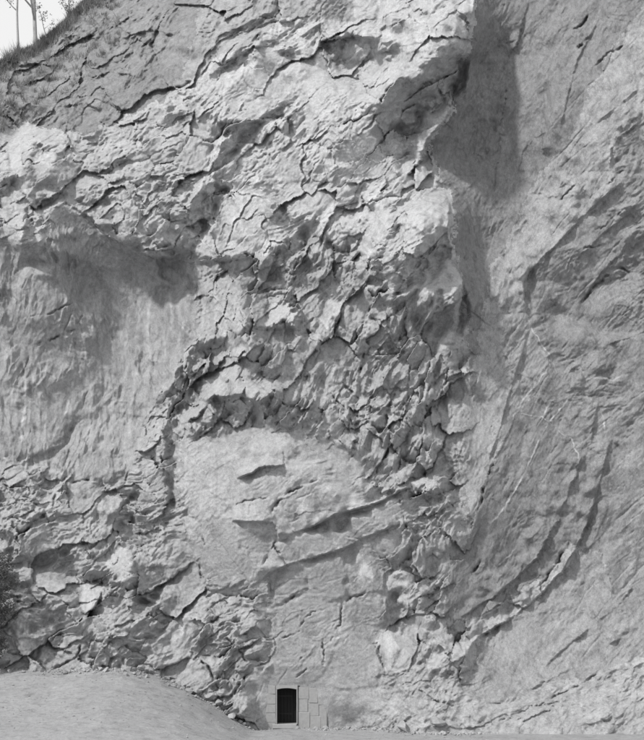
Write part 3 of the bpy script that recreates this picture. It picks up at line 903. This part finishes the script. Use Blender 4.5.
for k, p in enumerate(blocks):
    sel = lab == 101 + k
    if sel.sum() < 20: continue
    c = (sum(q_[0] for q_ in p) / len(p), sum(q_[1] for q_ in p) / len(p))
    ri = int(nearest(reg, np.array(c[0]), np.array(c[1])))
    surface('rock_block', sel, M['sunlit'] if btone[k] >= 186 and ri != 1 else M[REG[ri][0]], faces.get(ri, cliff))

flat_lab = lab.ravel(); big_ = np.where(flat_lab >= 10000)[0]; big_ = big_[np.argsort(flat_lab[big_], kind='stable')]
for grp_ in np.split(big_, np.where(np.diff(flat_lab[big_]))[0] + 1):
    ri = int(so[flat_lab[grp_[0]] - 10000] % 16); sel = np.zeros(flat_lab.shape, bool); sel[grp_] = True
    surface('rock_block', sel.reshape(lab.shape), M[REG[ri][0]], faces.get(ri, cliff))

# ------------------------------------------------------------------ helpers for things
def thing(name, loc, label=None, cat=None, group=None):
    o = bpy.data.objects.new(name, None); COL.objects.link(o); o.location = loc; o.empty_display_size = .3
    if label: o['label'] = label
    if cat: o['category'] = cat
    if group: o['group'] = group
    return o
def mesh(name, verts, faces_, material, parent=None, smooth=False, loc=None):
    me = bpy.data.meshes.new(name); me.from_pydata([tuple(v) for v in verts], [], faces_); me.update()
    if smooth: me.polygons.foreach_set('use_smooth', np.ones(len(me.polygons), bool))
    me.materials.append(material)
    o = bpy.data.objects.new(name, me); COL.objects.link(o)
    if parent: o.parent = parent
    if loc: o.location = loc
    return o
def px(u, v, y):
    """the point at depth y seen at (u, v) in image pixels"""
    k = (D + y) / D
    return np.array([(u - 322) * SC * k, y, CH + ((728 - v) * SC - CH) * k])
def cliff_y(u, v):
    return float(Yd[np.clip(np.searchsorted(av, v), 0, NV - 1), np.clip(np.searchsorted(au, u), 0, NU - 1)])

# ------------------------------------------------------------------ ground: gravel floor that ramps up to the left
FOOT = [(-330, 668), (0, 668), (60, 670), (130, 668), (165, 678), (190, 690), (225, 712), (250, 727), (262, 731), (300, 732), (380, 737), (420, 742), (980, 760)]
fx_ = np.linspace(-330, 980, 400); fv_ = np.interp(fx_, [p[0] for p in FOOT], [p[1] for p in FOOT])
fy_ = np.array([cliff_y(a_, b_) for a_, b_ in zip(fx_, fv_)]); fy_ = np.convolve(np.pad(fy_, 6, mode='edge'), np.ones(13) / 13, 'valid')
fk = (D + fy_) / D; FX = (fx_ - 322) * SC * fk; FZ = CH + ((728 - fv_) * SC - CH) * fk
def gz(x, y):
    zf = np.clip(np.interp(x, FX, FZ), 0, None); yf = np.interp(x, FX, fy_)
    t = np.clip((y + 17) / (yf + 17), 0, 1.25)
    h = zf * t ** 1.15
    near = np.exp(-((x + 3) / 30) ** 2) * np.exp(-((y + 5) / 25) ** 2)
    return h + near * (.06 * perlin(x / 2.2, y / 2.2, 501) + .025 * perlin(x / .6, y / .6, 503)) - .03
def gaxis(lo, hi, c0, c1, st):
    mid = list(np.arange(c0, c1, st)); s_ = st; t = c0; L_ = []
    while t > lo: s_ = min(s_ * 1.15, 40); t -= s_; L_.append(t)
    s_ = st; t = mid[-1]; R_ = []
    while t < hi: s_ = min(s_ * 1.15, 40); t += s_; R_.append(t)
    return np.array(L_[::-1] + mid + R_)
gx_ = gaxis(-300, 300, -20, 12, .12); gy_ = gaxis(-300, 12, -16, 4, .12)
GX, GY = np.meshgrid(gx_, gy_); GZ = gz(GX, GY)
def grid_mesh(name, X, Y, Z, material):
    h, w_ = X.shape; me = bpy.data.meshes.new(name); ids = np.arange(h * w_).reshape(h, w_)
    f = np.stack([ids[:-1, :-1], ids[:-1, 1:], ids[1:, 1:], ids[1:, :-1]], -1).reshape(-1, 4)
    me.vertices.add(h * w_); me.vertices.foreach_set('co', np.stack([X, Y, Z], -1).astype(np.float32).ravel())
    me.loops.add(len(f) * 4); me.loops.foreach_set('vertex_index', f.astype(np.int32).ravel())
    me.polygons.add(len(f)); me.polygons.foreach_set('loop_start', np.arange(0, len(f) * 4, 4, dtype=np.int32))
    me.update(calc_edges=True); me.polygons.foreach_set('use_smooth', np.ones(len(f), bool)); me.materials.append(material)
    o = bpy.data.objects.new(name, me); COL.objects.link(o); return o
M['ground'] = rock_mat('trodden_gravel', .30, .42, streak=0.0)
ground = grid_mesh('ground', GX, GY, GZ, M['ground']); ground['kind'] = 'structure'

# hill that carries the trees behind the rim
hu = np.linspace(-330, 980, 160); hv = np.interp(hu, [p[0] for p in SKY], [p[1] for p in SKY])
rim = np.array([px(a_, max(b_, -185) + 1.5, cliff_y(a_, max(b_, -185) + 1.5)) for a_, b_ in zip(hu, hv)])
back = np.array([0, .25, .8, 2, 5, 12, 30, 70])
HX = rim[None, :, 0] * (1 + back[:, None] / 70); HY = rim[None, :, 1] + back[:, None]; HZ = rim[None, :, 2] + .10 * back[:, None] * np.clip(back[:, None], 0, 2) - .02 + .1 * perlin(HX, HY, 88)
HZ[0] -= .05
hill = grid_mesh('hill', HX, HY, HZ, M['hillside_slope']); hill['kind'] = 'structure'

# ------------------------------------------------------------------ doorway
def box(x0, x1, y0, y1, z0, z1, jit=0.0, cham=0.0):
    """box with chamfered front edges"""
    c = cham
    v = [(x0, y1, z0), (x1, y1, z0), (x1, y1, z1), (x0, y1, z1), (x0, y0 + c, z0), (x1, y0 + c, z0), (x1, y0 + c, z1), (x0, y0 + c, z1),
         (x0 + c, y0, z0 + c), (x1 - c, y0, z0 + c), (x1 - c, y0, z1 - c), (x0 + c, y0, z1 - c)]
    if jit: v = [tuple(q + random.uniform(-jit, jit) for q in p) for p in v]
    f = [(0, 3, 2, 1), (0, 1, 5, 4), (1, 2, 6, 5), (2, 3, 7, 6), (3, 0, 4, 7), (4, 5, 9, 8), (5, 6, 10, 9), (6, 7, 11, 10), (7, 4, 8, 11), (8, 9, 10, 11)]
    return v, f
def simple(name, v, base_, var, rough=.9, scale=8):
    m, t, b = mat(name, grey(base_), rough)
    n_ = t.nodes.new('ShaderNodeTexNoise'); n_.inputs['Scale'].default_value = scale; n_.inputs['Detail'].default_value = 6
    g_ = t.nodes.new('ShaderNodeNewGeometry'); t.links.new(g_.outputs['Position'], n_.inputs['Vector'])
    r_ = t.nodes.new('ShaderNodeMapRange'); r_.inputs[3].default_value = base_ * (1 - var); r_.inputs[4].default_value = base_ * (1 + var)
    t.links.new(n_.outputs[0], r_.inputs[0]); t.links.new(r_.outputs[0], b.inputs['Base Color'])
    bp = t.nodes.new('ShaderNodeBump'); bp.inputs['Strength'].default_value = .4; bp.inputs['Distance'].default_value = .02
    t.links.new(n_.outputs[0], bp.inputs['Height']); t.links.new(bp.outputs[0], b.inputs['Normal'])
    return m
M['dressed'] = simple('dressed_stone', 0, .29, .22)
M['plaster'] = simple('pale_plaster', 0, .31, .15, scale=5)
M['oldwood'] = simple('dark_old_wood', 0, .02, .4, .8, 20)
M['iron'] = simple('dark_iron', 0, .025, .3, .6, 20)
dx0, dx1 = (277 - 322) * SC, (296.6 - 322) * SC; dz0, dzs, dzt = (724 - 0) * 0 + (728 - 724) * SC, (728 - 689.6) * SC, (728 - 688) * SC
yf0 = -0.10
portal = thing('tunnel_doorway', ((dx0 + dx1) / 2, 0, 0), 'small dark arched tunnel doorway with pale frame at the cliff foot', 'doorway')
def part(name, vf, m, parent=portal):
    o = mesh(name, vf[0], vf[1], m); o.parent = parent; o.matrix_parent_inverse = parent.matrix_basis.inverted() if parent is portal else parent.matrix_world.inverted(); return o
bpy.context.view_layer.update()
# dressed stones either side and over the head
def stone(u0, u1, v0, v1, y=yf0, jit=.012, name='stone'):
    g_ = .1
    return part(name, box((u0 + g_ - 322) * SC, (u1 - g_ - 322) * SC, y + random.uniform(-.012, .012), .55, (728 - v1 + g_) * SC, (728 - v0 - g_) * SC, jit, .018), M['dressed'])
for (a_, b_, c_, d_) in ((263, 275.95, 704, 713), (265, 275.95, 713, 722.5), (262.5, 275.95, 722.5, 733), (266, 275.95, 694, 704), (268, 275.95, 685.5, 694)): stone(a_, b_, c_, d_)
for (a_, b_, c_, d_) in ((297.75, 309, 687, 699), (297.75, 308, 699, 712), (297.75, 310, 712, 733), (309, 318, 688, 703), (308, 319, 703, 716), (310, 321, 716, 733), (318.2, 326, 692, 705), (319.2, 327, 705, 733)): stone(a_, b_, c_, d_, yf0 + .05)
for (a_, b_, c_, d_) in ((268, 281, 678.5, 685.5), (281, 293, 677.5, 685.5), (293, 306, 678, 685.5)): stone(a_, b_, c_, d_, .0)
stone(275.95, 297.75, 728.2, 734, yf0, .01)
# frame: jambs, segmental arch, sill
jw = .055
part('jamb', box(dx0 - jw, dx0, yf0 - .03, .95, dz0 - .01, dzs, 0, .012), M['plaster']); part('jamb', box(dx1, dx1 + jw, yf0 - .03, .95, dz0 - .01, dzs, 0, .012), M['plaster'])
n_ = 14; top = []; bot = []
for i in range(n_ + 1):
    t = i / n_; x = dx0 - jw + (dx1 - dx0 + 2 * jw) * t; z = dzs + (dzt - dzs) * (1 - (2 * t - 1) ** 2); bot.append((x, z)); top.append((x, dzt + .14))
av_ = [(x, yf0 - .028, z) for x, z in bot] + [(x, yf0 - .028, z) for x, z in top] + [(x, .95, z) for x, z in bot] + [(x, .95, z) for x, z in top]
k_ = n_ + 1; af_ = []
for i in range(n_):
    af_ += [(i, i + 1, k_ + i + 1, k_ + i), (2 * k_ + i, i * 0 + i, i * 0 + i + 1 - 1 + 0, 2 * k_ + i)] if False else [(i, i + 1, k_ + i + 1, k_ + i), (2 * k_ + i + 1, i + 1, i, 2 * k_ + i), (k_ + i, k_ + i + 1, 3 * k_ + i + 1, 3 * k_ + i)]
part('arch', (av_, af_), M['dressed'])
part('sill', box((272.7 - 322) * SC, (296.8 - 322) * SC, yf0 - .16, .95, (728 - 728) * SC - .02, dz0, 0, .02), M['plaster'])
# plank door set back in the opening
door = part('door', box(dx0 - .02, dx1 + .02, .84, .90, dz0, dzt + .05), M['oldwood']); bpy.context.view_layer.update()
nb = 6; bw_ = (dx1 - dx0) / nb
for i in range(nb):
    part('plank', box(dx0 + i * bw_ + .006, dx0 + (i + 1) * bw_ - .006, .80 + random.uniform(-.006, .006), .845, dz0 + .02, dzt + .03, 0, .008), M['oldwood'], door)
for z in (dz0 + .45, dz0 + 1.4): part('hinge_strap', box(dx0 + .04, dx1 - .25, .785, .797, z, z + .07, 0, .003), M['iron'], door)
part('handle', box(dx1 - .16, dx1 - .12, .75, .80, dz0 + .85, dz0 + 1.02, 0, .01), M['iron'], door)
# rock reveal behind the stones so that no gap shows round the opening
rx0, rx1, rz1 = (272.5 - 322) * SC, (301 - 322) * SC, (728 - 684.6) * SC
rv = [(rx0, .06, -.5), (dx0 - jw * .5, .06, -.5), (dx0 - jw * .5, .06, dzt + .1), (dx1 + jw * .5, .06, dzt + .1), (dx1 + jw * .5, .06, -.5), (rx1, .06, -.5), (rx1, .06, rz1), (rx0, .06, rz1)]
part('backing_wall', (rv, [(0, 1, 2, 7), (7, 2, 3, 6), (3, 4, 5, 6)]), M['dressed'])

# ------------------------------------------------------------------ trees on the rim
M['bark'] = simple('grey_bark', 0, .34, .4, scale=12)
M['leaf'] = simple('pale_spring_leaves', 0, .22, .3, scale=3)
M['leafdark'] = simple('dark_evergreen_leaves', 0, .10, .4, scale=3)
M['scrub'] = simple('dry_scrub', 0, .19, .5, scale=2)
def tube(vs, fs, path, rad, seg=6):
    base_ = len(vs); rings = []
    for i, p in enumerate(path):
        p = np.array(p, float); d = np.array(path[min(i + 1, len(path) - 1)], float) - np.array(path[max(i - 1, 0)], float); d /= np.linalg.norm(d) + 1e-9
        a = np.cross(d, (0.3, 1, 0.1)); a /= np.linalg.norm(a) + 1e-9; b = np.cross(d, a)
        for k in range(seg):
            t = 2 * math.pi * k / seg; vs.append(p + rad[i] * (a * math.cos(t) + b * math.sin(t)))
    for i in range(len(path) - 1):
        for k in range(seg):
            k2 = (k + 1) % seg; o = base_ + i * seg
            fs.append((o + k, o + k2, o + seg + k2, o + seg + k))
def make_tree(u, v, y, height, r0, lean, seed, label, group, leafn=500, forks=7, low=.25, z0off=-.4, dense=1.0, leafm='leaf', name='tree', lsize=.05):
    rr = random.Random(seed); p0 = px(u, v, y); root = thing(name, tuple(p0), label, 'tree', group)
    vs, fs = [], []; tips = []
    n = 10; trunk = [np.array([lean[0] * (i / n) ** 1.2 * height + (.05 * height * math.sin(i * .9 + seed) * (i / n)) * .4, lean[1] * i / n * height, z0off + (height - z0off) * i / n]) for i in range(n + 1)]
    tube(vs, fs, trunk, [r0 * (1 - .8 * i / n) * (1.35 if i == 0 else 1) for i in range(n + 1)], 8)
    def limb(p, d, L, r, depth):
        m = 5; path = [p]; d = np.array(d)
        for i in range(m):
            d = d + np.array([rr.gauss(0, .16), rr.gauss(0, .16), rr.gauss(.06, .12)]); d /= np.linalg.norm(d); path.append(path[-1] + d * L / m)
        tube(vs, fs, path, [max(r * (1 - .75 * i / m), .006) for i in range(m + 1)], 5 if depth < 2 else 4)
        tips.extend(path[2:])
        if depth < 3:
            for _ in range(3 if depth < 2 else 2):
                i = rr.randint(1, m); q = path[i]; dd = d + np.array([rr.gauss(0, .7), rr.gauss(0, .7), rr.gauss(.1, .5)]); dd /= np.linalg.norm(dd)
                limb(q, dd, L * rr.uniform(.45, .7), r * .5, depth + 1)
    for i in range(forks):
        t = low + (1 - low) * (i + rr.random() * .6) / forks; k = min(int(t * n), n - 1); p = trunk[k] + (trunk[k + 1] - trunk[k]) * (t * n - k)
        a = rr.uniform(0, 2 * math.pi); d = np.array([math.cos(a), math.sin(a) * .8, rr.uniform(.35, 1.0)]); d /= np.linalg.norm(d)
        limb(p, d, height * rr.uniform(.18, .32) * (1.15 - t * .5), r0 * (1 - .75 * t) * .6, 1)
    mesh('trunk', vs, fs, M['bark'], root, True)
    lv, lf = [], []
    for _ in range(leafn):
        c = tips[rr.randrange(len(tips))] + np.array([rr.gauss(0, .12), rr.gauss(0, .12), rr.gauss(0, .12)]); s_ = lsize * rr.uniform(.6, 1.5)
        a = np.array([rr.gauss(0, 1) for _ in range(3)]); a /= np.linalg.norm(a); b = np.cross(a, [rr.gauss(0, 1) for _ in range(3)]); b /= np.linalg.norm(b) + 1e-9
        o = len(lv); lv += [c - a * s_, c + b * s_ * .5, c + a * s_, c - b * s_ * .5]; lf.append((o, o + 1, o + 2, o + 3))
    mesh('crown', lv, lf, M[leafm], root)
    return root
make_tree(18.5, 50, 10.5, 8.5, .085, (-.03, 0), 3, 'thin straight tree, leftmost of those on the rim', 'trees on the rim', 1500, 8, .30)
make_tree(36, 44, 11.2, 9.0, .14, (-.085, .02), 5, 'forked dark tree with the thickest trunk on the rim', 'trees on the rim', 2000, 10, .16)
make_tree(46.5, 34, 11.6, 1.9, .035, (-.30, 0), 8, 'short bent sapling right of the forked tree on the rim', 'trees on the rim', 160, 5, .3)
make_tree(70, 18, 12.0, 3.6, .06, (-.10, .05), 11, 'small twiggy tree, rightmost of those on the rim', 'trees on the rim', 700, 9, .15)
# dark bush at the left edge
bu = (-7, 664); by = cliff_y(4, 655) - .9
bush = thing('evergreen_shrub', tuple(px(bu[0], bu[1], by)), 'tall dark evergreen shrub at the left edge before the cliff', 'shrub')
rr = random.Random(21); vs, fs = [], []
for k in range(6):
    a = rr.uniform(0, 6.28); tube(vs, fs, [np.array([0, 0, -.3]), np.array([.25 * math.cos(a), .25 * math.sin(a), 1.8]), np.array([.4 * math.cos(a), .4 * math.sin(a), 4.2])], [.07, .05, .015], 5)
mesh('stem', vs, fs, M['bark'], bush, True)
lv, lf = [], []
clumps = [(rr.gauss(0, .28), rr.gauss(0, .28), rr.uniform(.2, 5.6)) for _ in range(130)]
for cx, cy, cz in clumps:
    wdt = (.55 + .45 * math.sin(min(cz, 5.2) / 5.6 * 3.0)) * (1.0 if cz > 2.6 else .62)
    cx, cy = cx * wdt * 2.1, cy * wdt * 2
    for _ in range(95):
        c = np.array([cx + rr.gauss(0, .12), cy + rr.gauss(0, .12), cz + rr.gauss(0, .15)]); s_ = rr.uniform(.03, .065)
        a = np.array([rr.gauss(0, 1) for _ in range(3)]); a /= np.linalg.norm(a); b = np.cross(a, [rr.gauss(0, 1) for _ in range(3)]); b /= np.linalg.norm(b) + 1e-9
        o = len(lv); lv += [c - a * s_, c + b * s_ * .6, c + a * s_, c - b * s_ * .6]; lf.append((o, o + 1, o + 2, o + 3))
mesh('foliage', lv, lf, M['leafdark'], bush)
# scrub and dry grass on the rim slope
lv, lf = [], []
tu = np.interp(np.linspace(0, 1, 50), [0, 1], [-60, 130])
for _ in range(9000):
    if rr.random() < .55:
        u = rr.uniform(-60, 118); v = np.interp(u, [p[0] for p in SKY], [p[1] for p in SKY]) + abs(rr.gauss(0, 5)) + 1.5
    else:
        u = rr.uniform(-60, 120); v = np.interp(u, [p[0] for p in SKY], [p[1] for p in SKY]) + rr.uniform(2, 75)
        if perlin(np.array(u / 9.0), np.array(v / 9.0), 61) < .12: continue
    c = px(u, v, cliff_y(u, v) - .02); tall = float(perlin(np.array(u / 7.0), np.array(v / 7.0), 64)) + .5 * float(perlin(np.array(u / 2.5), np.array(v / 2.5), 65))
    for _ in range(5):
        h = rr.uniform(.06, .34) * (1 + 2.2 * max(0.0, tall)); a = rr.uniform(0, 6.28); t = np.array([math.cos(a), math.sin(a), 0]); w_ = rr.uniform(.006, .02)
        ln = np.array([rr.gauss(0, .45), -.25 + rr.gauss(0, .3), 1.0]); ln = ln / np.linalg.norm(ln) * h; j = np.array([rr.gauss(0, .07), 0, rr.gauss(0, .03)])
        o = len(lv); lv += [c + j - t * w_, c + j + t * w_, c + j + ln * .6 + t * w_ * .7, c + j + ln]; lf.append((o, o + 1, o + 2, o + 3))
sc_ = mesh('scrub', lv, lf, M['scrub']); sc_['kind'] = 'stuff'; sc_['label'] = 'dry grass and low scrub along the rim slope'; sc_['category'] = 'scrub'

# ------------------------------------------------------------------ loose stones
def stone_mesh(name, seed, n=16):
    """a broken stone: the hull of a few random points, joggled"""
    import bmesh
    r = random.Random(seed); bm = bmesh.new()
    for _ in range(n):
        d = np.array([r.gauss(0, 1) for _ in range(3)]); d /= np.linalg.norm(d); d *= r.uniform(.75, 1.0); bm.verts.new((d[0], d[1] * .8, d[2] * .68))
    h = bmesh.ops.convex_hull(bm, input=bm.verts)
    bmesh.ops.delete(bm, geom=list({g_ for g_ in h['geom_interior'] + h['geom_unused'] if isinstance(g_, bmesh.types.BMVert)}), context='VERTS')
    me = bpy.data.meshes.new(name); bm.to_mesh(me); bm.free(); return me
M['loose'] = rock_mat('loose_stone', .33, .45)
protos = [stone_mesh('stone_mesh', 900 + i, 11 + i % 6) for i in range(10)]
for p in protos: p.materials.append(M['loose'])
def hull_arrays(me):
    v = np.zeros(len(me.vertices) * 3); me.vertices.foreach_get('co', v); return v.reshape(-1, 3), [tuple(p.vertices) for p in me.polygons]
HA = [hull_arrays(p) for p in protos]
def rotm(r):
    from mathutils import Euler
    return np.array(Euler((r.uniform(-.5, .5), r.uniform(-.5, .5), r.uniform(0, 6.28))).to_matrix())
rr = random.Random(77); vs, fs = [], []
def scatter(c, s_):
    v, f = HA[rr.randrange(len(HA))]; o = len(vs); m_ = rotm(rr); vs.extend((v * s_) @ m_.T + c); fs.extend(tuple(i + o for i in q) for q in f)
for _ in range(1500):      # fringe of fallen stones where the floor meets the rock
    u = rr.choice([rr.uniform(-60, 262), rr.uniform(40, 262), rr.uniform(300, 470)]); x = np.interp(u, fx_, FX); yf = np.interp(u, fx_, fy_)
    y = yf - abs(rr.gauss(0, .55)) + .2; x += rr.gauss(0, .3); s_ = min(.035 * math.exp(rr.gauss(.35, .65)), .32)
    scatter(np.array([x, y, gz(np.array(x), np.array(y)) + s_ * .25]), s_)
for _ in range(6000):      # stones strewn over the floor
    x = rr.uniform(-21, 8); y = rr.uniform(-11, 1.5); s_ = min(.014 * math.exp(rr.gauss(.3, .55)), .09)
    if y > np.interp(x, FX, fy_): continue
    scatter(np.array([x, y, gz(np.array(x), np.array(y)) + s_ * .2]), s_)
ru = mesh('rubble', vs, fs, M['loose']); ru['kind'] = 'stuff'; ru['label'] = 'small fallen stones strewn along the cliff foot and floor'; ru['category'] = 'rubble'
BOULD = [(232, 716, .42, 'squat boulder left of the doorway on the bank', 0), (219, 703, .34, 'angular stone high on the bank left of the doorway', 1), (246, 724, .30, 'small dark-sided stone beside the gap left of the doorway', 2),
         (345, 729, .40, 'low boulder at the foot of the wall right of the doorway', 3), (372, 733, .55, 'broad boulder between doorway and rocky toe', 4), (404, 728, .62, 'largest boulder on the rocky toe right of the doorway', 5),
         (438, 722, .50, 'pale block lodged on the rocky toe below the slab edge', 6), (196, 692, .30, 'stone at the bend of the gravel bank', 7), (142, 668, .33, 'stone at the foot of the rubble face beside the gravel bank', 8)]
for (u, v, s_, lb, k) in BOULD:
    y = cliff_y(u, v) - s_ * .35; c = px(u, v, y)
    o = bpy.data.objects.new('boulder', protos[k]); COL.objects.link(o); o.location = tuple(c); o.scale = (s_ * 1.15, s_, s_ * .95); o.rotation_euler = (rr.uniform(-.3, .3), rr.uniform(-.3, .3), rr.uniform(0, 6.28))
    o['label'] = lb; o['category'] = 'boulder'; o['group'] = 'boulders along the cliff foot'
